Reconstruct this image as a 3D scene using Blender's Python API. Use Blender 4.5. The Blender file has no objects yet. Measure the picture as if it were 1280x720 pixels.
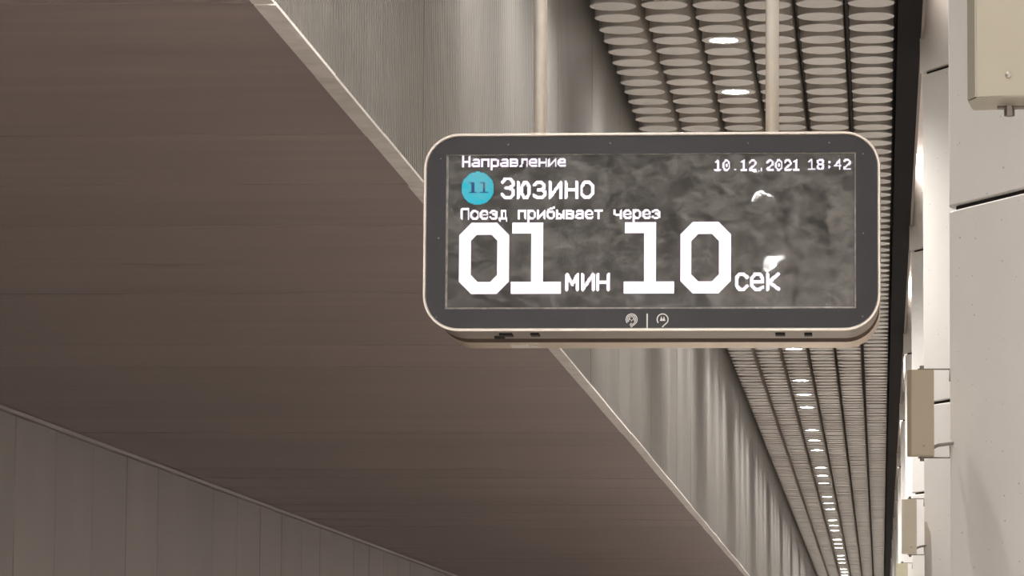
import bpy, bmesh, math, random
from mathutils import Matrix, Vector
random.seed(7)
SC = bpy.context.scene
COL = SC.collection
EYE = 1.6                                   # camera height above the platform

# ------------------------------------------------------------------ camera
cd = bpy.data.cameras.new('camera'); cam = bpy.data.objects.new('camera', cd); COL.objects.link(cam)
cd.sensor_fit = 'HORIZONTAL'; cd.sensor_width = 36.0
cd.lens = 5085.9 / 1280 * 36.0
cd.clip_start = 0.05; cd.clip_end = 400
cam.matrix_world = Matrix(((0.99593755, 0.00261744, 0.09000859, 0),
                           (0.08976024, -0.10851631, -0.99003399, 0),
                           (0.00717604, 0.99409122, -0.10831041, EYE),
                           (0, 0, 0, 1)))
SC.camera = cam
# ------------------------------------------------------------------ world, exposure
w = bpy.data.worlds.new('world'); SC.world = w; w.use_nodes = True
w.node_tree.nodes['Background'].inputs[0].default_value = (1.0, 0.95, 0.91, 1)
w.node_tree.nodes['Background'].inputs[1].default_value = 9.4      # the rest of the lit station hall
LAMP_W = 92.0                              # watts of one downlight
LAMP_EMIT = 80.0
SC.view_settings.view_transform = 'Standard'; SC.view_settings.look = 'None'
SC.view_settings.gamma = 1; SC.view_settings.exposure = 1.10
SC.view_settings.use_curve_mapping = False
SC.cycles.use_denoising = True
SC.cycles.max_bounces = 8; SC.cycles.diffuse_bounces = 5; SC.cycles.transparent_max_bounces = 8
SC.cycles.sample_clamp_indirect = 6.0
SC.cycles.caustics_reflective = False

# ------------------------------------------------------------------ materials
def lin(r, g, b):
    f = lambda c: (c/255/12.92) if c/255 <= .04045 else ((c/255+.055)/1.055)**2.4
    return (f(r), f(g), f(b), 1)

def mat(name, col, rough=.6, metal=0.0, var=0.0, scale=5.0, stretch=(1, 1, 1), bump=0.0, bump_scale=60, spec=.5,
        col2=None, rvar=0.0, emit=None, estr=0, per_object=0.0):
    m = bpy.data.materials.new(name); m.use_nodes = True
    nt = m.node_tree; b = nt.nodes['Principled BSDF']
    b.inputs['Base Color'].default_value = col
    b.inputs['Roughness'].default_value = rough
    b.inputs['Metallic'].default_value = metal
    b.inputs['Specular IOR Level'].default_value = spec
    tc = nt.nodes.new('ShaderNodeTexCoord')
    geo = nt.nodes.new('ShaderNodeNewGeometry')
    out = None
    if var > 0 or col2:
        mp = nt.nodes.new('ShaderNodeMapping'); mp.inputs['Scale'].default_value = stretch
        nt.links.new(geo.outputs['Position'], mp.inputs['Vector'])
        n = nt.nodes.new('ShaderNodeTexNoise'); n.inputs['Scale'].default_value = scale
        n.inputs['Detail'].default_value = 5; n.inputs['Roughness'].default_value = .6
        nt.links.new(mp.outputs[0], n.inputs['Vector'])
        mx = nt.nodes.new('ShaderNodeMix'); mx.data_type = 'RGBA'
        c2 = col2 if col2 else tuple(min(1, c*(1+var)) for c in col[:3])+(1,)
        c1 = col if col2 else tuple(c*(1-var) for c in col[:3])+(1,)
        mx.inputs[6].default_value = c1; mx.inputs[7].default_value = c2
        mr = nt.nodes.new('ShaderNodeMapRange'); mr.inputs[1].default_value = .3; mr.inputs[2].default_value = .7
        nt.links.new(n.outputs['Fac'], mr.inputs[0]); nt.links.new(mr.outputs[0], mx.inputs[0])
        out = mx.outputs[2]
        if rvar:
            mr2 = nt.nodes.new('ShaderNodeMapRange'); mr2.inputs[3].default_value = rough-rvar; mr2.inputs[4].default_value = rough+rvar
            nt.links.new(n.outputs['Fac'], mr2.inputs[0]); nt.links.new(mr2.outputs[0], b.inputs['Roughness'])
    if per_object:
        oi = nt.nodes.new('ShaderNodeObjectInfo')
        mr3 = nt.nodes.new('ShaderNodeMapRange'); mr3.inputs[3].default_value = 1-per_object; mr3.inputs[4].default_value = 1+per_object
        nt.links.new(oi.outputs['Random'], mr3.inputs[0])
        hv = nt.nodes.new('ShaderNodeHueSaturation'); nt.links.new(mr3.outputs[0], hv.inputs['Value'])
        if out: nt.links.new(out, hv.inputs['Color'])
        else: hv.inputs['Color'].default_value = col
        out = hv.outputs[0]
    if out: nt.links.new(out, b.inputs['Base Color'])
    if bump > 0:
        n2 = nt.nodes.new('ShaderNodeTexNoise'); n2.inputs['Scale'].default_value = bump_scale; n2.inputs['Detail'].default_value = 4
        nt.links.new(geo.outputs['Position'], n2.inputs['Vector'])
        bp = nt.nodes.new('ShaderNodeBump'); bp.inputs['Strength'].default_value = bump; bp.inputs['Distance'].default_value = .01
        nt.links.new(n2.outputs['Fac'], bp.inputs['Height']); nt.links.new(bp.outputs[0], b.inputs['Normal'])
    if emit:
        b.inputs['Emission Color'].default_value = emit; b.inputs['Emission Strength'].default_value = estr
    return m

M = {}
M['disc'] = mat('disc_white_enamel', (.72, .695, .665, 1), .5, 0, var=.05, scale=9, stretch=(1, 7, 1), per_object=.03)
M['disc_side'] = mat('disc_side_grey', (.68, .63, .57, 1), .4, .35)
M['plenum'] = mat('black_plenum', (.03, .024, .022, 1), .8)
M['dark_trim'] = mat('dark_channel_paint', (.016, .0135, .0145, 1), .85, spec=.12)
M['brown_trim'] = mat('brown_grey_trim', (.25, .21, .18, 1), .5)
M['plaster'] = mat('pale_plaster', (.84, .80, .76, 1), .8, var=.03, bump=.05)
M['fascia'] = mat('corrugated_aluminium', (.195, .181, .166, 1), .48, .25, var=.07, scale=2.2, stretch=(1, 1, .12), rvar=.1)
M['soffit'] = mat('soffit_brown_panel', (.345, .284, .268, 1), .5, .1, var=.12, scale=3.0, stretch=(.25, 3, 1), rvar=.07, per_object=.06)
M['edge_trim'] = mat('edge_trim_aluminium', (.86, .81, .77, 1), .45, .1, var=.12, scale=14, per_object=.06)
M['track_panel'] = mat('track_wall_panel', (.29, .265, .26, 1), .5, .2, var=.06, scale=1.3, stretch=(1, 1, .5), per_object=.05)
M['track_trim'] = mat('track_wall_trim', (.45, .42, .40, 1), .4, .2)
M['dark_joint'] = mat('dark_joint', (.03, .025, .022, 1), .9)
M['floor'] = mat('pale_granite', (.80, .74, .68, 1), .45, var=.06, scale=30)
M['ballast'] = mat('track_bed_concrete', (.04, .035, .032, 1), .9, var=.2, scale=8)
M['box1'] = mat('box_khaki_light', lin(165, 159, 142), .45, var=.03, scale=3)
M['box2'] = mat('box_khaki', lin(170, 157, 135), .45, var=.04, scale=3)
M['box3'] = mat('box_cream', lin(216, 206, 188), .45, var=.04, scale=3)
M['box4'] = mat('box_pale_yellow', lin(214, 208, 182), .45, var=.04, scale=3)
M['steel'] = mat('grey_steel', (.35, .32, .29, 1), .4, .7)
M['dark_steel'] = mat('dark_steel', (.22, .19, .17, 1), .5, .5)
M['cable'] = mat('grey_cable', (.25, .23, .21, 1), .6)
M['silver'] = mat('silver_housing', (.62, .56, .50, 1), .35, .5, var=.05, scale=12)
M['skirt'] = mat('brown_grey_skirt', (.25, .21, .175, 1), .45, .3, var=.08, scale=10)
M['champagne'] = mat('champagne_housing', (.66, .54, .42, 1), .35, .5, var=.06, scale=12)
M['core'] = mat('dark_core_gap_shade', (.10, .065, .045, 1), .5)  # core body, and the gap shadow painted on the rear housing front
M['bezel'] = mat('black_bezel', (.021, .019, .0235, 1), .38, var=.15, scale=14, spec=.36)
M['screw'] = mat('bezel_screw', (.16, .15, .15, 1), .3, .6)
M['pole'] = mat('satin_steel_pole', (.92, .89, .82, 1), .28, .12, var=.05, scale=20)
M['screen'] = mat('matt_led_panel', (.055, .050, .046, 1), .6, var=.3, scale=10)
M['grime_frame'] = mat('dusty_gasket', (.50, .46, .41, 1), .7, var=.5, scale=60)
M['print'] = mat('white_print', (.72, .69, .66, 1), .5)
M['sticker'] = mat('white_sticker', (.75, .72, .68, 1), .5)
M['lamp_ring'] = mat('lamp_ring_enamel', (.62, .60, .57, 1), .4)

def emis(name, col, s):
    m = bpy.data.materials.new(name); m.use_nodes = True; nt = m.node_tree; nt.nodes.clear()
    e = nt.nodes.new('ShaderNodeEmission'); o = nt.nodes.new('ShaderNodeOutputMaterial')
    e.inputs[0].default_value = col; e.inputs[1].default_value = s; nt.links.new(e.outputs[0], o.inputs[0])
    return m
M['lamp'] = emis('lamp_diffuser', (1, .97, .93, 1), LAMP_EMIT)
M['led'] = emis('led_white', (1.0, .86, 1.0, 1), .95)
M['led_thin'] = emis('led_white_dimmer', (.98, .82, 1.0, 1), .70)
M['led_cyan'] = emis('led_cyan', (.02, .60, .76, 1), .48)
M['led_blue'] = emis('led_blue', (.0, .06, .26, 1), .35)

def marble():
    m = mat('pale_marble', (.88, .845, .80, 1), .45, var=.045, scale=1.4, stretch=(1, 1, 1))
    nt = m.node_tree; b = nt.nodes['Principled BSDF']
    geo = nt.nodes.new('ShaderNodeNewGeometry')
    mp = nt.nodes.new('ShaderNodeMapping'); mp.inputs['Scale'].default_value = (1, 1, 1.7)
    v = nt.nodes.new('ShaderNodeTexVoronoi'); v.inputs['Scale'].default_value = 26; v.inputs['Randomness'].default_value = 1
    nt.links.new(geo.outputs['Position'], mp.inputs['Vector'])
    n = nt.nodes.new('ShaderNodeTexNoise'); n.inputs['Scale'].default_value = 25; n.inputs['Detail'].default_value = 3
    nt.links.new(mp.outputs[0], v.inputs['Vector']); nt.links.new(mp.outputs[0], n.inputs['Vector'])
    # small open pores of the stone, sparse: size varies by cell
    sep = nt.nodes.new('ShaderNodeSeparateColor'); nt.links.new(v.outputs['Color'], sep.inputs[0])
    th = nt.nodes.new('ShaderNodeMapRange'); th.inputs[1].default_value = .35; th.inputs[2].default_value = 1
    th.inputs[3].default_value = 0; th.inputs[4].default_value = .17
    nt.links.new(sep.outputs[0], th.inputs[0])
    sm = nt.nodes.new('ShaderNodeMath'); sm.operation = 'SUBTRACT'
    nt.links.new(th.outputs[0], sm.inputs[0]); nt.links.new(v.outputs['Distance'], sm.inputs[1])
    ml = nt.nodes.new('ShaderNodeMath'); ml.operation = 'MULTIPLY'; ml.inputs[1].default_value = 14; ml.use_clamp = True
    nt.links.new(sm.outputs[0], ml.inputs[0])
    old = b.inputs['Base Color'].links[0].from_socket
    mx = nt.nodes.new('ShaderNodeMix'); mx.data_type = 'RGBA'; mx.inputs[7].default_value = (.36, .32, .27, 1)
    mm = nt.nodes.new('ShaderNodeMath'); mm.operation = 'MULTIPLY'; mm.inputs[1].default_value = .6
    nt.links.new(ml.outputs[0], mm.inputs[0]); nt.links.new(mm.outputs[0], mx.inputs[0])
    nt.links.new(old, mx.inputs[6]); nt.links.new(mx.outputs[2], b.inputs['Base Color'])
    return m
M['marble'] = marble()

def glass():
    m = bpy.data.materials.new('wavy_dusty_glass'); m.use_nodes = True; nt = m.node_tree; nt.nodes.clear()
    N = nt.nodes.new; L = nt.links.new
    o = N('ShaderNodeOutputMaterial'); geo = N('ShaderNodeNewGeometry')
    tr = N('ShaderNodeBsdfTransparent'); gl = N('ShaderNodeBsdfGlossy'); gl.inputs['Roughness'].default_value = .016
    n = N('ShaderNodeTexNoise'); n.inputs['Scale'].default_value = 8; n.inputs['Detail'].default_value = 1.0
    L(geo.outputs['Position'], n.inputs['Vector'])
    bp = N('ShaderNodeBump'); bp.inputs['Strength'].default_value = 1; bp.inputs['Distance'].default_value = .00042
    L(n.outputs['Fac'], bp.inputs['Height']); L(bp.outputs[0], gl.inputs['Normal'])
    fr = N('ShaderNodeFresnel'); fr.inputs['IOR'].default_value = 1.5
    m1 = N('ShaderNodeMixShader'); L(fr.outputs[0], m1.inputs[0]); L(tr.outputs[0], m1.inputs[1]); L(gl.outputs[0], m1.inputs[2])
    # wiped dust: smeary streaks over the pane
    mp = N('ShaderNodeMapping'); mp.inputs['Scale'].default_value = (1.0, 1, 1.5); mp.inputs['Rotation'].default_value = (0, .5, 0)
    L(geo.outputs['Position'], mp.inputs['Vector'])
    d1 = N('ShaderNodeTexNoise'); d1.inputs['Scale'].default_value = 22; d1.inputs['Detail'].default_value = 8; d1.inputs['Roughness'].default_value = .7; d1.inputs['Distortion'].default_value = .6
    L(mp.outputs[0], d1.inputs['Vector'])
    mr = N('ShaderNodeMapRange'); mr.inputs[1].default_value = .42; mr.inputs[2].default_value = .72; mr.inputs[3].default_value = .01; mr.inputs[4].default_value = .35
    L(d1.outputs['Fac'], mr.inputs[0])
    df = N('ShaderNodeBsdfDiffuse'); df.inputs[0].default_value = (.53, .52, .49, 1)
    m2 = N('ShaderNodeMixShader'); L(mr.outputs[0], m2.inputs[0]); L(m1.outputs[0], m2.inputs[1]); L(df.outputs[0], m2.inputs[2])
    L(m2.outputs[0], o.inputs[0])
    return m
M['glass'] = glass()

# ------------------------------------------------------------------ mesh helpers
def link(o, parent=None):
    COL.objects.link(o)
    if parent is not None: o.parent = parent
    return o
def obj(name, bm, m, parent=None, loc=None, smooth=False):
    me = bpy.data.meshes.new(name); bm.to_mesh(me); bm.free()
    for x in (m if isinstance(m, (list, tuple)) else [m]): me.materials.append(x)
    if smooth:
        me.polygons.foreach_set('use_smooth', [True]*len(me.polygons))
    o = bpy.data.objects.new(name, me)
    if loc: o.location = loc
    return link(o, parent)
def cp(src, loc, parent):
    o = src.copy(); COL.objects.link(o); o.parent = parent; o.location = loc; return o
def empty(name, loc=(0, 0, 0), **props):
    o = bpy.data.objects.new(name, None); o.location = loc; o.empty_display_size = .1
    for k, v in props.items(): o[k] = v
    return link(o)
def box(bm, x0, x1, y0, y1, z0, z1, mi=0):
    v = [bm.verts.new((x, y, z)) for z in (z0, z1) for y in (y0, y1) for x in (x0, x1)]
    for f in ((0, 2, 3, 1), (4, 5, 7, 6), (0, 1, 5, 4), (2, 6, 7, 3), (0, 4, 6, 2), (1, 3, 7, 5)):
        bm.faces.new([v[i] for i in f]).material_index = mi
def bbox(x0, x1, y0, y1, z0, z1, bev=0):
    bm = bmesh.new(); box(bm, x0, x1, y0, y1, z0, z1)
    if bev: bmesh.ops.bevel(bm, geom=bm.edges[:], offset=bev, segments=2, affect='EDGES', profile=.6)
    return bm
def prism(bm, pts, z0, z1, mi=0):                  # plan polygon (ccw) extruded up
    a = [bm.verts.new((x, y, z0)) for x, y in pts]; b = [bm.verts.new((x, y, z1)) for x, y in pts]
    n = len(pts)
    bm.faces.new(a[::-1]).material_index = mi; bm.faces.new(b).material_index = mi
    for i in range(n): bm.faces.new((a[i], a[(i+1) % n], b[(i+1) % n], b[i])).material_index = mi
def tube(bm, pts, r, seg=12):
    pts = [Vector(p) for p in pts]; rings = []
    for i, p in enumerate(pts):
        t = (pts[min(i+1, len(pts)-1)] - pts[max(i-1, 0)]).normalized()
        u = t.orthogonal().normalized() if i == 0 else (u - t*u.dot(t)).normalized()
        v = t.cross(u)
        rings.append([bm.verts.new(p + (u*math.cos(a)+v*math.sin(a))*r) for a in [2*math.pi*k/seg for k in range(seg)]])
    for a, b in zip(rings, rings[1:]):
        for k in range(seg): bm.faces.new((a[k], a[(k+1) % seg], b[(k+1) % seg], b[k]))
    bm.faces.new(rings[0][::-1]); bm.faces.new(rings[-1])
def lathe(bm, prof, seg=32, c=(0, 0, 0), mis=None):  # prof [(r,z)], axis z
    rings = []
    for r, z in prof:
        rings.append([bm.verts.new((c[0]+r*math.cos(2*math.pi*k/seg), c[1]+r*math.sin(2*math.pi*k/seg), c[2]+z)) for k in range(seg)] if r > 0 else [bm.verts.new((c[0], c[1], c[2]+z))])
    for i, (a, b) in enumerate(zip(rings, rings[1:])):
        mi = mis[i] if mis else 0
        for k in range(seg):
            k2 = (k+1) % seg
            if len(a) == 1: f = bm.faces.new((a[0], b[k2], b[k]))
            elif len(b) == 1: f = bm.faces.new((a[k], a[k2], b[0]))
            else: f = bm.faces.new((a[k], a[k2], b[k2], b[k]))
            f.material_index = mi

# ------------------------------------------------------------------ dimensions (heights above the eye)
H_DISC, H_SOF = 3.2, 1.565
Z_DISC, Z_SOF = EYE+H_DISC, EYE+H_SOF
X_FAS, X_TRK = -1.31, -4.277
Y0, Y1 = -14.0, 100.0

# ------------------------------------------------------------------ setting
fl = obj('floor', bbox(-1.45, 9.0, Y0, Y1, -.2, 0), M['floor']); fl['kind'] = 'structure'
tb = obj('track_bed', bbox(-4.6, -1.45, Y0, Y1, -1.4, -1.2), M['ballast']); tb['kind'] = 'structure'
pe = obj('trim_1', bbox(-1.50, -1.45, Y0, Y1, -1.2, 0), M['ballast']); pe['kind'] = 'structure'
wb = obj('light_block_back', bbox(-4.6, -1.5, Y0, Y0+.2, -1.4, 3.3), M['dark_joint']); wb['kind'] = 'structure'  # added out of view at the tunnel end to keep light off the track side
wr = obj('light_block_right', bbox(3.2, 3.4, Y0, Y1, 0, 5.4), M['plaster']); wr['kind'] = 'structure'  # unseen wall added to block side light from reaching the fascia
wf = obj('wall_far', bbox(-4.6, 9.0, Y1, Y1+.2, -1.4, 5.4), M['dark_joint']); wf['kind'] = 'structure'

# main ceiling over the platform: black void with rows of round metal discs below it
ceil = obj('ceiling', bbox(X_FAS, .10, Y0, Y1, Z_DISC+.33, Z_DISC+.40), M['plenum']); ceil['kind'] = 'structure'
XC0, XP = -1.17585, .22832
YR0, YP = 17.77579, .3067
R_D = .1035
def disc_bm(bm, c, seg):
    lathe(bm, [(0, .010), (R_D*.90, .010), (R_D*.96, .0), (R_D, .002), (R_D, .008), (R_D*.965, .012), (R_D*.965, .17), (0, .17)][1:] if False else
          [(0, .0), (R_D*.97, .0), (R_D, .003), (R_D*.975, .008), (R_D*.975, .17)], seg, c, [0, 0, 0, 1])
bm = bmesh.new(); disc_bm(bm, (0, 0, 0), 40)
proto = obj('ceiling_disc', bm, [M['disc'], M['disc_side']], ceil, (XC0, YR0-YP, Z_DISC))
lamp_rows = [n for n in range(-103, 268) if (n-3) % 20 in (0, 5, 10)]
POLES = [(-.803, 9.535), (-.252, 9.535)]
used = False; far = bmesh.new(); count = 0
for n in range(-103, 268):
    for j in range(6):
        if j == 2 and n in lamp_rows: continue
        x, y = XC0+j*XP, YR0+n*YP
        if any(math.hypot(x-a, y-b) < .135 for a, b in POLES): continue
        dz = random.uniform(-.003, .003)
        if -2 <= n <= 47:
            if not used: proto.location = (x, y, Z_DISC+dz); used = True
            else: cp(proto, (x, y, Z_DISC+dz), ceil)
            count += 1
        else:
            disc_bm(far, (x, y, Z_DISC+dz), 24 if n > 0 and n < 140 else 14)
fo = obj('distant_discs', far, [M['disc'], M['disc_side']], ceil); fo['kind'] = 'stuff'
# thin hanging rails in the black gaps between the files of discs
for j in range(5):
    x = XC0+(j+.5)*XP
    obj('rail', bbox(x-.006, x+.006, Y0, Y1, Z_DISC+.10, Z_DISC+.15), M['plenum'], ceil)

ORD = ['nearest', 'second', 'third', 'fourth', 'fifth', 'sixth', 'seventh', 'eighth', 'ninth', 'tenth', 'eleventh', 'twelfth', 'thirteenth',
       'fourteenth', 'fifteenth', 'sixteenth', 'seventeenth', 'eighteenth', 'nineteenth', 'twentieth', 'twenty-first', 'twenty-second', 'twenty-third', 'twenty-fourth']
ring = bmesh.new()
lathe(ring, [(.062, .012), (.066, .0), (R_D*.97, .0), (R_D, .003), (R_D*.975, .008), (R_D*.975, .17)], 40, (0, 0, 0), [0, 0, 0, 0, 1])
diff = bmesh.new(); lathe(diff, [(0, .004), (.045, .005), (.064, .010)], 32)
lamp_proto = None; idx = 0
spot_d = bpy.data.lights.new('downlight_beam', 'SPOT')
spot_d.energy = LAMP_W; spot_d.spot_size = math.radians(146); spot_d.spot_blend = 1.0
spot_d.shadow_soft_size = .055; spot_d.color = (1, .97, .93)
for n in lamp_rows:
    y = YR0+n*YP
    x = XC0+2*XP
    if lamp_proto is None:
        t = empty('ceiling_light', (x, y, Z_DISC), category='light')
        a = obj('ring', ring, [M['lamp_ring'], M['disc_side']], t)
        b = obj('diffuser', diff, M['lamp'], t); b['label'] = 'glowing white diffuser'
        lamp_proto = (t, a, b)
    else:
        t = lamp_proto[0].copy(); COL.objects.link(t); t.location = (x, y, Z_DISC)
        for s in lamp_proto[1:]: cp(s, (0, 0, 0), t)
    s = bpy.data.objects.new('beam', spot_d); COL.objects.link(s); s.parent = t; s.location = (0, 0, -.02)
    t['group'] = 'downlights in the third file of ceiling discs'
    if n == 3: t['label'] = 'round lit downlight nearest the top edge above the hanging sign'
    elif n == 8: t['label'] = 'round lit downlight just above the sign, second from the top'
    elif n == 53: t['label'] = 'lit downlight just below the sign, half hidden by its bottom edge'
    elif n > 53 and idx < 23:
        idx += 1; t['label'] = 'small lit downlight below the sign, %s in the receding row' % ORD[idx-1].replace('nearest', 'first')
        if idx == 23: pass
    elif n > 53: t['label'] = 'tiny farthest downlight at the end of the receding row'
    elif n in (13, 23, 28, 33, 43, 48): t['label'] = 'round lit downlight hidden behind the hanging sign'
    else: t['label'] = 'round lit downlight nearer than the sign, over the viewer'

# dark channel along the right of the discs, pale ceiling beyond it
tr = obj('trim_2', bbox(.085, .192, Y0, Y1, Z_DISC-.005, Z_DISC+.33), M['dark_trim']); tr['kind'] = 'structure'
tr = obj('trim_3', bbox(.192, .206, Y0, Y1, Z_DISC-.01, Z_DISC+.33), M['brown_trim']); tr['kind'] = 'structure'
c2 = obj('ceiling_side', bbox(.206, 9.0, Y0, Y1, Z_DISC+.45, Z_DISC+.65), M['plaster']); c2['kind'] = 'structure'

# corrugated fascia, one ribbed sheet per bay
PS, YS0 = .97999, 8.60929
fas = obj('wall_upper', bbox(X_FAS-.06, X_FAS-.03, Y0, Y1, Z_SOF+.02, Z_DISC+.40), M['dark_joint']); fas['kind'] = 'structure'
bm = bmesh.new(); NR = 20; rp = (PS-.004)/NR; prof = []
for i in range(NR):
    y = i*rp
    prof += [(0, y), (0, y+rp*.52), (-.011, y+rp*.60), (-.011, y+rp*.92)]
prof.append((0, NR*rp))
lo = [bm.verts.new((x, y, .0)) for x, y in prof]; hi = [bm.verts.new((x, y, H_DISC-H_SOF+.3)) for x, y in prof]
for i in range(len(prof)-1): bm.faces.new((lo[i+1], lo[i], hi[i], hi[i+1]))
v = [bm.verts.new((-.028, 0, z)) for z in (0, H_DISC-H_SOF+.3)] + [bm.verts.new((-.028, NR*rp, z)) for z in (0, H_DISC-H_SOF+.3)]
bm.faces.new((lo[0], v[0], v[1], hi[0])); bm.faces.new((lo[-1], hi[-1], v[3], v[2])); bm.faces.new((v[0], v[2], v[3], v[1]))
kk = range(int((Y0-YS0)/PS), int((Y1-YS0)/PS))
fp = obj('panel', bm, M['fascia'], fas, (X_FAS, YS0+kk[0]*PS, Z_SOF+.004))
bt = bmesh.new()                                   # L-shaped edge trim of one bay
TW = .042
box(bt, X_FAS-TW, X_FAS+.006, .003, PS-.003, Z_SOF-.004, Z_SOF); box(bt, X_FAS+.002, X_FAS+.006, .003, PS-.003, Z_SOF, Z_SOF+.004)
tp = obj('edge_trim', bt, M['edge_trim'], fas, (0, YS0+kk[0]*PS, 0))
for k in kk[1:]:
    y = YS0+k*PS
    cp(fp, (X_FAS+random.uniform(-.0015, .0015), y, Z_SOF+.004), fas)
    cp(tp, (random.uniform(-.003, .003), y, random.uniform(-.002, .001)), fas)

# soffit over the track: wide cross panels
sof = obj('ceiling_track', bbox(X_TRK-.2, X_FAS-.03, Y0, Y1, Z_SOF+.03, Z_SOF+.10), M['dark_joint']); sof['kind'] = 'structure'
bm = bmesh.new(); box(bm, X_TRK, X_FAS-TW+.006, .0045, PS-.0045, 0, .02)
bmesh.ops.bevel(bm, geom=[e for e in bm.edges if abs(e.verts[0].co.z) < 1e-5 and abs(e.verts[1].co.z) < 1e-5], offset=.003, segments=1, affect='EDGES')
sp = obj('panel', bm, M['soffit'], sof, (0, YS0+kk[0]*PS, Z_SOF))
for k in kk[1:]:
    o = cp(sp, (0, YS0+k*PS, Z_SOF+random.uniform(0, .003)), sof)
    o.rotation_euler = (random.uniform(-.0028, .0028), 0, 0)

# track wall: upright panels with a light edge strip on top
PW, YW0 = 1.00731, 19.86092
tw = obj('wall_left', bbox(X_TRK-.2, X_TRK-.03, Y0, Y1, -1.4, Z_SOF+.03), M['dark_joint']); tw['kind'] = 'structure'
kw = range(int((Y0-YW0)/PW), int((Y1-YW0)/PW))
bm = bmesh.new(); box(bm, -.02, 0, .003, PW-.003, -1.2, Z_SOF-.022)
bmesh.ops.bevel(bm, geom=[e for e in bm.edges if e.verts[0].co.x > -.001 and e.verts[1].co.x > -.001], offset=.006, segments=1, affect='EDGES')
wp = obj('panel', bm, M['track_panel'], tw, (X_TRK, YW0+kw[0]*PW, 0))
for k in kw[1:]: cp(wp, (X_TRK+random.uniform(-.002, .002), YW0+k*PW, 0), tw)
ts = obj('trim_4', bbox(X_TRK-.03, X_TRK+.022, Y0, Y1, Z_SOF-.022, Z_SOF-.004), M['track_trim']); ts['kind'] = 'structure'

# piers: long diamond plan, stone blocks with open joints
PY = [11.67+7.0*i for i in range(-2, 12)]
def plan(y, g=0.0):
    hw, hd, xl = .42-g, .84-2*g, .20
    cx = xl+.42
    return [(cx-hw, y+.02), (cx-hw, y-.02), (cx, y-hd), (cx+hw, y-.02), (cx+hw, y+.02), (cx, y+hd)]
zj = [.02, 1.57, EYE+1.5, EYE+3.03, EYE+H_DISC+.45]
blocks = None
for y in PY:
    c = bmesh.new(); prism(c, [(p[0]-0, p[1]-y) for p in plan(y, .02)], 0, zj[-1])
    if blocks is None:
        core = obj('pillar', c, M['dark_joint']); core.location = (0, y, 0); core['kind'] = 'structure'; blocks = []
        for i in range(4):
            b = bmesh.new(); prism(b, [(p[0], p[1]-y) for p in plan(y, 0 if i < 3 else -.012)], zj[i]+.007, zj[i+1]-.007 if i < 3 else zj[i+1])
            bmesh.ops.bevel(b, geom=[e for e in b.edges], offset=.004, segments=1, affect='EDGES')
            blocks.append(obj('block', b, M['marble'], core))
        first = core
    else:
        c.free(); core = first.copy(); COL.objects.link(core); core.location = (0, y, 0)
        for b in blocks: cp(b, (0, 0, 0), core)

# loudspeaker boxes hung beside the piers
def speaker(x0, x1, yf, z0, z1, depth, m, xa, rot, label, slant=.012, cable=True, bolt_scale=1.0):
    t = empty('speaker_box', (x0, yf, z0), label=label, category='loudspeaker', group='speaker boxes hung along the piers')
    W, Hh = x1-x0, z1-z0
    b = bmesh.new()
    prism(b, [(slant, 0), (W, 0), (W, depth), (0, depth), (0, depth*.25)], 0, Hh)
    bmesh.ops.bevel(b, geom=b.edges[:], offset=.0015, segments=2, affect='EDGES')
    body = obj('casing', b, m, t); body.rotation_euler = (0, 0, rot)
    for sx, sz in ((.62, .12),) if cable else ((.52, .085),):
        s = bmesh.new(); lathe(s, [(0, -.003), (.0035, -.002), (.0035, 0)], 12)
        bmesh.ops.rotate(s, verts=s.verts, matrix=Matrix.Rotation(-math.pi/2, 3, 'X'))
        o = obj('screw', s, M['steel'], body, (W*sx, 0, Hh*sz))
    ax = xa-x0+.012
    for zz, nm in ((Hh+.004, 1), (-.004, -1)):
        s = bmesh.new(); tube(s, [(W*.4, depth*.5, zz), (ax-.014, depth*.5, zz), (ax-.014, depth*.5, zz-nm*.035)], .0022, 8)
        obj('bracket', s, M['dark_steel'], t)
        s = bmesh.new(); lathe(s, [(0, -.006), (.006, -.006), (.006, .006), (0, .006)], 6)
        obj('bolt', s, M['dark_steel'], t, (W*.55, depth*.5, zz+nm*.004))
    if cable:
        s = bmesh.new(); tube(s, [(W-.004, depth*.6, Hh*.10), (W+.012, depth*.55, Hh*.13), (ax-.006, depth*.6, Hh*.155), (ax+.015, depth*.8, Hh*.16)], .005, 8)
        obj('cable', s, M['cable'], t)
    return t
E_ = EYE
speaker(.077, .153, 11.60, E_+.787, E_+1.032, .06, M['box2'], .200, 0, 'khaki speaker box hanging below right of the sign, on a wire bracket')
speaker(.097, .165, 18.60, E_+.816, E_+1.063, .06, M['box3'], .200, 0, 'cream speaker box right of the last discs, below the khaki one')
speaker(.095, .170, 25.63, E_+.816, E_+1.063, .06, M['box4'], .200, 0, 'pale yellow box cut off by the bottom edge, lowest on the right')
speaker(.098, .190, 4.60, E_+.719, E_+1.02, .095, M['box1'], .215, -.10, 'large khaki speaker box in the top right corner', slant=.011, cable=False)

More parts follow.
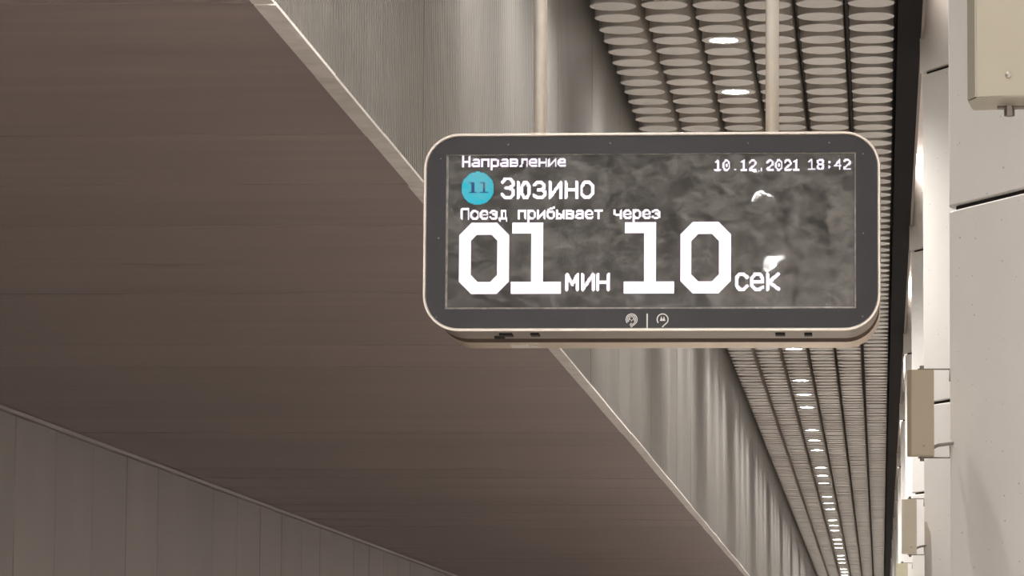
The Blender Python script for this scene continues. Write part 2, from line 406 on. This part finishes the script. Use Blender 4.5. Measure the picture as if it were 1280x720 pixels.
# ------------------------------------------------------------------ the hanging train arrival display
DX0, DX1, DZ0, DZ1, DY = -1.0535, .0025, EYE+.917, EYE+1.3785, 9.30
D = empty('arrival_display', ((DX0+DX1)/2, DY+.22, DZ0), label='rounded black hanging sign with white glowing train countdown, on two steel poles', category='sign')
bpy.context.view_layer.update()
Dinv = Vector(D.location)
def dobj(name, bm, m, parent=None, smooth=False):
    """mesh given in world coordinates, stored relative to the display's base"""
    bmesh.ops.translate(bm, verts=bm.verts, vec=-Dinv)
    return obj(name, bm, m, parent or D, smooth=smooth)
def rrect(x0, x1, z0, z1, r, seg=10):
    out = []
    for cx, cz, a0 in ((x1-r, z0+r, -90), (x1-r, z1-r, 0), (x0+r, z1-r, 90), (x0+r, z0+r, 180)):
        for i in range(seg+1):
            a = math.radians(a0+90*i/seg); out.append((cx+r*math.cos(a), cz+r*math.sin(a)))
    return out
def loft(bm, loops, mis=None, cap0=True, cap1=True):  # loops: list of (pts, y)
    R = [[bm.verts.new((x, y, z)) for x, z in pts] for pts, y in loops]
    for i, (a, b) in enumerate(zip(R, R[1:])):
        n = len(a)
        for k in range(n):
            f = bm.faces.new((a[k], b[k], b[(k+1) % n], a[(k+1) % n])); f.material_index = mis[i] if mis else 0
    if cap0: bm.faces.new(R[0])
    if cap1: bm.faces.new(R[-1][::-1])
def shell(e, r=.083): return rrect(DX0+e, DX1-e, DZ0+e, DZ1-e, max(r-e, .01))
# front housing: silver rim then side skirt
bm = bmesh.new()
loft(bm, [(shell(.0075), DY+.004), (shell(.0055), DY+.0), (shell(.0012), DY+.0), (shell(0), DY+.003), (shell(.001), DY+.03), (shell(.004), DY+.034), (shell(.004), DY+.218), (shell(.012), DY+.222)], mis=[0, 0, 0, 1, 1, 1, 1], cap0=False, cap1=True)
fh = dobj('front_housing', bm, [M['silver'], M['skirt']])
bm = bmesh.new()
loft(bm, [(shell(.03, .07), DY+.21), (shell(.03, .07), DY+.305)])
dobj('core', bm, M['core'])
bm = bmesh.new()
loft(bm, [(shell(.012), DY+.300), (shell(.003), DY+.303), (shell(.002), DY+.44), (shell(.010), DY+.447)], mis=[1, 0, 0], cap0=False)
q_ = [v for v in bm.verts if abs(v.co.y-(DY+.300)) < 1e-5]
bm.faces.new(q_).material_index = 1  # front cap and bevel coloured dark as the shadow between the housings
bh = dobj('rear_housing', bm, [M['champagne'], M['core']]); bh['label'] = 'champagne coloured rear housing'
# bezel with the rectangular window
SX0, SX1, SZ0, SZ1 = -1.001, -.054, EYE+.969, EYE+1.330
bm = bmesh.new()
outer = shell(.0075); n = len(outer); seg = 10
def rectpt(k):                                      # matching point on the inner rectangle
    q = k // (seg+1); return [(SX1, SZ0), (SX1, SZ1), (SX0, SZ1), (SX0, SZ0)][q]
vo = [bm.verts.new((x, DY+.004, z)) for x, z in outer]
vi = [bm.verts.new((x, DY+.004, z)) for x, z in [(SX1, SZ0), (SX1, SZ1), (SX0, SZ1), (SX0, SZ0)]]
vd = [bm.verts.new((v.co.x, DY+.014, v.co.z)) for v in vi]
for q in range(4):
    for i in range(seg):
        k = q*(seg+1)+i; bm.faces.new((vo[k], vi[q], vo[k+1]))
    k = q*(seg+1)+seg; k2 = (k+1) % n
    bm.faces.new((vo[k], vi[q], vi[(q+1) % 4], vo[k2]))
    bm.faces.new((vi[q], vd[q], vd[(q+1) % 4], vi[(q+1) % 4]))
bmesh.ops.recalc_face_normals(bm, faces=bm.faces)
bz = dobj('bezel', bm, M['bezel']); bz['label'] = 'black front bezel with a rectangular window'
# dusty gasket inside the window
def frame(bm, x0, x1, z0, z1, t, ya, yb):
    box(bm, x0, x1, ya, yb, z0, z0+t[0]); box(bm, x0, x1, ya, yb, z1-t[1], z1)
    box(bm, x0, x0+t[2], ya, yb, z0+t[0], z1-t[1]); box(bm, x1-t[3], x1, ya, yb, z0+t[0], z1-t[1])
bm = bmesh.new(); frame(bm, SX0, SX1, SZ0, SZ1, (.004, .0018, .0045, .0030), DY+.0065, DY+.013)
dobj('gasket', bm, M['grime_frame'])
scr = dobj('screen', bbox(SX0+.001, SX1-.001, DY+.013, DY+.05, SZ0+.001, SZ1-.001), M['screen']); scr['label'] = 'dark light-emitting panel with white text'
bm = bmesh.new()
vv = [bm.verts.new(p) for p in ((SX0, DY+.0062, SZ0), (SX1, DY+.0062, SZ0), (SX1, DY+.0062, SZ1), (SX0, DY+.0062, SZ1))]; bm.faces.new(vv)
gp = dobj('glass', bm, M['glass']); gp['label'] = 'smeared glass pane'

# --- LED lettering: lit diodes on a regular grid
PXS = (SX1-SX0)/512.0; PZS = (SZ1-SZ0)/192.0        # metres per photo pixel on the sign
PITCH = 4/3.
oct_ = [(.3, 0), (.7, 0), (1, .25), (1, .75), (.7, 1), (.3, 1), (0, .75), (0, .25), (.3, 0)]
G = {
 'Н': [[(0, 0), (0, 1)], [(1, 0), (1, 1)], [(0, .5), (1, .5)]],
 'З': [[(0, .82), (.25, 1), (.7, 1), (.95, .85), (.95, .65), (.65, .52), (1, .38), (1, .17), (.72, 0), (.25, 0), (0, .18)], [(.35, .52), (.65, .52)]],
 'П': [[(0, 0), (0, 1), (1, 1), (1, 0)]],
 'о': [oct_],
 'а': [[(.08, .88), (.3, 1), (.75, 1), (1, .8), (1, 0)], [(1, .55), (.3, .55), (0, .4), (0, .15), (.25, 0), (.7, 0), (1, .2)]],
 'п': [[(0, 0), (0, 1), (1, 1), (1, 0)]],
 'р': [[(0, -.42), (0, 1)], [(0, .8), (.3, 1), (.7, 1), (1, .75), (1, .25), (.7, 0), (.3, 0), (0, .2)]],
 'в': [[(0, 0), (0, 1), (.7, 1), (.95, .85), (.95, .65), (.7, .52), (0, .52)], [(.7, .52), (1, .36), (1, .16), (.75, 0), (0, 0)]],
 'л': [[(0, 0), (.2, .12), (.3, 1), (1, 1), (1, 0)]],
 'е': [[(1, .12), (.75, 0), (.28, 0), (0, .25), (0, .75), (.28, 1), (.72, 1), (1, .75), (1, .5), (0, .5)]],
 'н': [[(0, 0), (0, 1)], [(1, 0), (1, 1)], [(0, .5), (1, .5)]],
 'и': [[(0, 1), (0, 0), (1, 1), (1, 0)]],
 'ю': [[(0, 0), (0, 1)], [(0, .5), (.35, .5)], [(.35+.65*x, y) for x, y in oct_]],
 'з': [[(0, .85), (.3, 1), (.7, 1), (.95, .82), (.95, .65), (.65, .52), (1, .38), (1, .18), (.7, 0), (.3, 0), (0, .15)], [(.4, .52), (.65, .52)]],
 'д': [[(0, -.25), (0, 0), (1, 0), (1, -.25)], [(.18, 0), (.3, 1), (.85, 1), (.85, 0)]],
 'б': [[(.95, 1.45), (.6, 1.33), (.2, 1.2), (0, .85), (0, .25), (.28, 0), (.72, 0), (1, .25), (1, .65), (.72, .88), (.3, .88), (0, .7)]],
 'ы': [[(0, 1), (0, 0), (.42, 0), (.62, .15), (.62, .4), (.42, .55), (0, .55)], [(1, 0), (1, 1)]],
 'т': [[(0, 1), (1, 1)], [(.5, 1), (.5, 0)]],
 'ч': [[(0, 1), (0, .6), (.2, .45), (1, .45)], [(1, 1), (1, 0)]],
 'м': [[(0, 0), (0, 1), (.5, .35), (1, 1), (1, 0)]],
 'с': [[(1, .8), (.72, 1), (.28, 1), (0, .75), (0, .25), (.28, 0), (.72, 0), (1, .2)]],
 'к': [[(0, 0), (0, 1)], [(1, 1), (.12, .5), (1, 0)]],
 '0': [oct_, [(.5, .38), (.5, .62)]],
 '1': [[(.1, .85), (.5, 1), (.5, 0)], [(.05, 0), (.95, 0)]],
 '2': [[(0, .8), (.25, 1), (.75, 1), (1, .8), (1, .6), (0, .1), (0, 0), (1, 0)]],
 '4': [[(.78, 0), (.78, 1), (0, .33), (1, .33)]],
 '8': [[(.28, .53), (0, .72), (0, .85), (.28, 1), (.72, 1), (1, .85), (1, .72), (.72, .53), (.28, .53), (0, .35), (0, .15), (.28, 0), (.72, 0), (1, .15), (1, .35), (.72, .53)]],
 '.': [[(.5, .0), (.5, .05)]], ':': [[(.5, .2), (.5, .25)], [(.5, .72), (.5, .77)]],
}
CAPS = set('НЗП0123456789.:')
def segdist(px, py, a, b):
    dx, dy = b[0]-a[0], b[1]-a[1]; L = dx*dx+dy*dy
    t = 0 if L == 0 else max(0, min(1, ((px-a[0])*dx+(py-a[1])*dy)/L))
    return math.hypot(px-a[0]-t*dx, py-a[1]-t*dy)
def leds(name, cells, m, yoff=.0003, label=None, f=.94):
    vs, fs = [], []
    for i, j in cells:
        x = SX0+i*PITCH*PXS; z = SZ1-j*PITCH*PZS
        hx, hz = PITCH*PXS*f/2, PITCH*PZS*f/2; k = len(vs)
        y = DY+.013-yoff
        vs += [(x-hx, y, z-hz), (x+hx, y, z-hz), (x+hx, y, z+hz), (x-hx, y, z+hz)]; fs.append((k, k+1, k+2, k+3))
    me = bpy.data.meshes.new(name); me.from_pydata([(a-Dinv.x, b-Dinv.y, c-Dinv.z) for a, b, c in vs], [], fs); me.materials.append(m)
    o = bpy.data.objects.new(name, me); link(o, scr)
    if label: o['label'] = label
    return o
def grid(x0, x1, y0, y1):
    for i in range(int((x0-558)/PITCH)-1, int((x1-558)/PITCH)+2):
        for j in range(int((y0-193)/PITCH)-1, int((y1-193)/PITCH)+2):
            yield i, j, 558+i*PITCH, 193+j*PITCH
def text(s, x0, adv, cw, ybase, cap, xh, st, m, label):
    cells = set()
    for q, ch in enumerate(s):
        if ch == ' ': continue
        X = x0+q*adv+st/2; W = (cw-st); Hh = (cap if ch in CAPS else xh)-st; Yb = ybase-st/2
        polys = [[(X+px*W, Yb-py*Hh) for px, py in pl] for pl in G[ch]]
        for i, j, px, py in grid(X-st, X+W+st, Yb-Hh*1.6-st, Yb+Hh*.5+st):
            for pl in polys:
                if any(segdist(px, py, a, b) <= st*.5 for a, b in zip(pl, pl[1:])): cells.add((i, j)); break
    return leds('lettering', cells, m, label=label)
text('Направление', 577.5, 12.05, 10.6, 208.6, 14.6, 11.0, 2.3, M['led_thin'], 'small white word on the first line')
text('10.12.2021', 893.5, 10.9, 9.4, 214.5, 13.6, 11.0, 2.3, M['led_thin'], 'small white date')
text('18:42', 1010.5, 10.9, 9.4, 214.0, 13.6, 11.0, 2.3, M['led_thin'], 'small white time')
text('Зюзино', 626.5, 19.9, 17.6, 248.5, 27.5, 22.5, 3.9, M['led'], 'large white station name')
text('Поезд прибывает через', 576.5, 11.98, 10.8, 273.6, 14.0, 11.8, 2.55, M['led'], 'bold small white line')
text('мин', 708.5, 19.3, 17.0, 362.5, 22, 22, 4.0, M['led'], 'white word after the minutes')
text('сек', 919.5, 19.3, 17.5, 362.5, 22, 22, 4.0, M['led'], 'white word after the seconds')
def inoct(px, py, x0, x1, y0, y1, c):
    if not (x0 <= px <= x1 and y0 <= py <= y1): return False
    return min(px-x0, x1-px)+min(py-y0, y1-py) >= c
def big(ch, x0):
    cells = set(); T, B = 278.0, 365.0
    for i, j, px, py in grid(x0, x0+64, T, B):
        if ch == '0':
            ok = inoct(px, py, x0, x0+63, T, B, 15) and not inoct(px, py, x0+14.5, x0+48.5, T+14.5, B-14.5, 8)
        else:
            ok = (x0+25 <= px <= x0+39.5 and T <= py <= B) or (x0+1 <= px <= x0+39.5 and T <= py <= T+13.5) or (x0 <= px <= x0+62 and B-13.5 <= py <= B)
        if ok: cells.add((i, j))
    leds('digit', cells, M['led'], f=1.0, label='large white digit ' + {'0': 'zero', '1': 'one'}[ch])
big('0', 574.5); big('1', 640.5); big('1', 781.5); big('0', 851.5)
cells = set(); dig = set()
for i, j, px, py in grid(576, 619, 213, 256):
    if math.hypot(px-597.3, py-234.7) <= 20.5: cells.add((i, j))
for i, j, px, py in grid(585, 612, 226, 242):
    for cx in (590.3, 604.5):
        if (cx-1.0 <= px <= cx+2.6 and 227.5 <= py <= 240) or (cx-4.2 <= px <= cx+5.6 and 238.8 <= py <= 240.2) or (cx-4.2 <= px <= cx+2 and 227 <= py <= 228.6): dig.add((i, j))
leds('line_badge', cells-dig, M['led_cyan'], label='round cyan line badge', f=.9)
leds('badge_number', dig, M['led_blue'], label='dark blue number eleven', f=1.0)

# --- printed emblems on the lower bezel
def P(px, py): return (SX0+(px-558)*PXS, SZ1-(py-193)*PZS)
def ribbon(bm, pts, w, y=DY+.0034):
    pts = [Vector(P(*p)) for p in pts]; L, R = [], []
    for i, p in enumerate(pts):
        t = (pts[min(i+1, len(pts)-1)]-pts[max(i-1, 0)]).normalized(); nn = Vector((-t.y, t.x))*w*PXS/2
        L.append(p+nn); R.append(p-nn)
    a = [bm.verts.new((q.x, y, q.y)) for q in L]; b = [bm.verts.new((q.x, y, q.y)) for q in R]
    a2 = [bm.verts.new((q.x, y+.0005, q.y)) for q in L]; b2 = [bm.verts.new((q.x, y+.0005, q.y)) for q in R]
    for i in range(len(pts)-1):
        bm.faces.new((a[i], b[i], b[i+1], a[i+1])); bm.faces.new((a[i], a[i+1], a2[i+1], a2[i])); bm.faces.new((b[i], b2[i], b2[i+1], b[i+1]))
def arc(cx, cy, r, a0, a1, n=22):
    return [(cx+r*math.cos(math.radians(a0+(a1-a0)*i/n)), cy+r*math.sin(math.radians(a0+(a1-a0)*i/n))) for i in range(n+1)]
bm = bmesh.new()
cx, cy = 791.6, 398.2
ribbon(bm, arc(cx, cy, 6.9, 142, 395)+[(795.2, 404.2), (790.8, 407.6)], 1.0)
ribbon(bm, arc(cx, cy, 5.2, 145, 395)+[(794.6, 402.6), (790.0, 406.2)], .8)
ribbon(bm, arc(cx, cy, 3.5, 160, 380), .7)
ribbon(bm, [(787.6, 400.6), (789.3, 396.8), (791.6, 400.2), (793.9, 396.8), (795.4, 400.4)], 1.0)
ribbon(bm, [(791.6, 402.5), (789.3, 405.0)], .9)
dobj('emblem', bm, M['print'])['label'] = 'white ring emblem with a tail and folded lines inside'
bm = bmesh.new(); ribbon(bm, [(811, 391), (811, 408.8)], 1.7)
dobj('divider', bm, M['print'])
bm = bmesh.new(); cx, cy = 830.2, 398.2
ribbon(bm, arc(cx, cy, 6.8, 142, 395)+[(833.5, 404.0), (829.8, 407.6)], 1.35)
for q in (-1.6, 1.6):
    pts = [P(cx+q-1.9, 400), P(cx+q+1.9, 400), P(cx+q+.1, 394.2)]
    bm.faces.new([bm.verts.new((x, DY+.0034, z)) for x, z in pts])
dobj('emblem', bm, M['print'])['label'] = 'white open ring emblem with a tail and two peaks'
# screws
sc0 = bmesh.new(); lathe(sc0, [(0, -.0016), (.0016, -.0014), (.0022, 0)], 12)
bmesh.ops.rotate(sc0, verts=sc0.verts, matrix=Matrix.Rotation(-math.pi/2, 3, 'X'))
s0 = None
for px, py in ((551, 198), (636, 181), (764, 180), (936, 181), (1037, 181), (1079, 195), (1079, 293), (549, 297), (547, 395), (589, 409.5), (689, 409.5), (934, 409.5), (1036, 409), (1078, 395)):
    x, z = P(px, py); lc = (x-Dinv.x, DY+.0042-Dinv.y, z-Dinv.z)
    if s0 is None: s0 = obj('screw', sc0, M['screw'], bz, lc)
    else: cp(s0, lc, bz)
# slots and catches on the underside, sticker on the rear housing
def at_x(px, y): return (px-1101.1)/5085.9*y*1.0 + 0.0
for px, wd, ya in ((630, .030, .05), (667, .020, .045), (975, .022, .045), (1010, .018, .05)):
    x = -1.001+(px-558)*PXS
    obj_ = dobj('slot', bbox(x-wd/2, x+wd/2, DY+ya+.035, DY+ya+.08, DZ0-.0005, DZ0+.004), M['dark_joint'], fh)
dobj('catch', bbox(-.900, -.878, DY+.150, DY+.185, DZ0-.001, DZ0+.006), M['dark_joint'], fh)
bm = bmesh.new(); box(bm, -.880, -.838, DY+.345, DY+.40, DZ0-.0004, DZ0+.004)
dobj('sticker', bm, M['sticker'], bh)
bm = bmesh.new(); box(bm, -.832, -.812, DY+.345, DY+.40, DZ0-.0004, DZ0+.004)
dobj('sticker', bm, M['sticker'], bh)
# poles with flanges up in the ceiling void
for x, y in POLES:
    bm = bmesh.new(); tube(bm, [(x, y, DZ1-.06), (x, y, Z_DISC+.33)], .0158, 24)
    for f in bm.faces: f.smooth = len(f.verts) == 4
    pl = dobj('pole', bm, M['pole'])
    bm = bmesh.new(); lathe(bm, [(0, -.02), (.05, -.02), (.05, 0), (0, 0)], 24, (x, y, Z_DISC+.33)); dobj('flange', bm, M['pole'], pl)
    bm = bmesh.new(); lathe(bm, [(.016, .012), (.024, .010), (.026, 0)], 24, (x, y, DZ1)); dobj('collar', bm, M['silver'], pl)
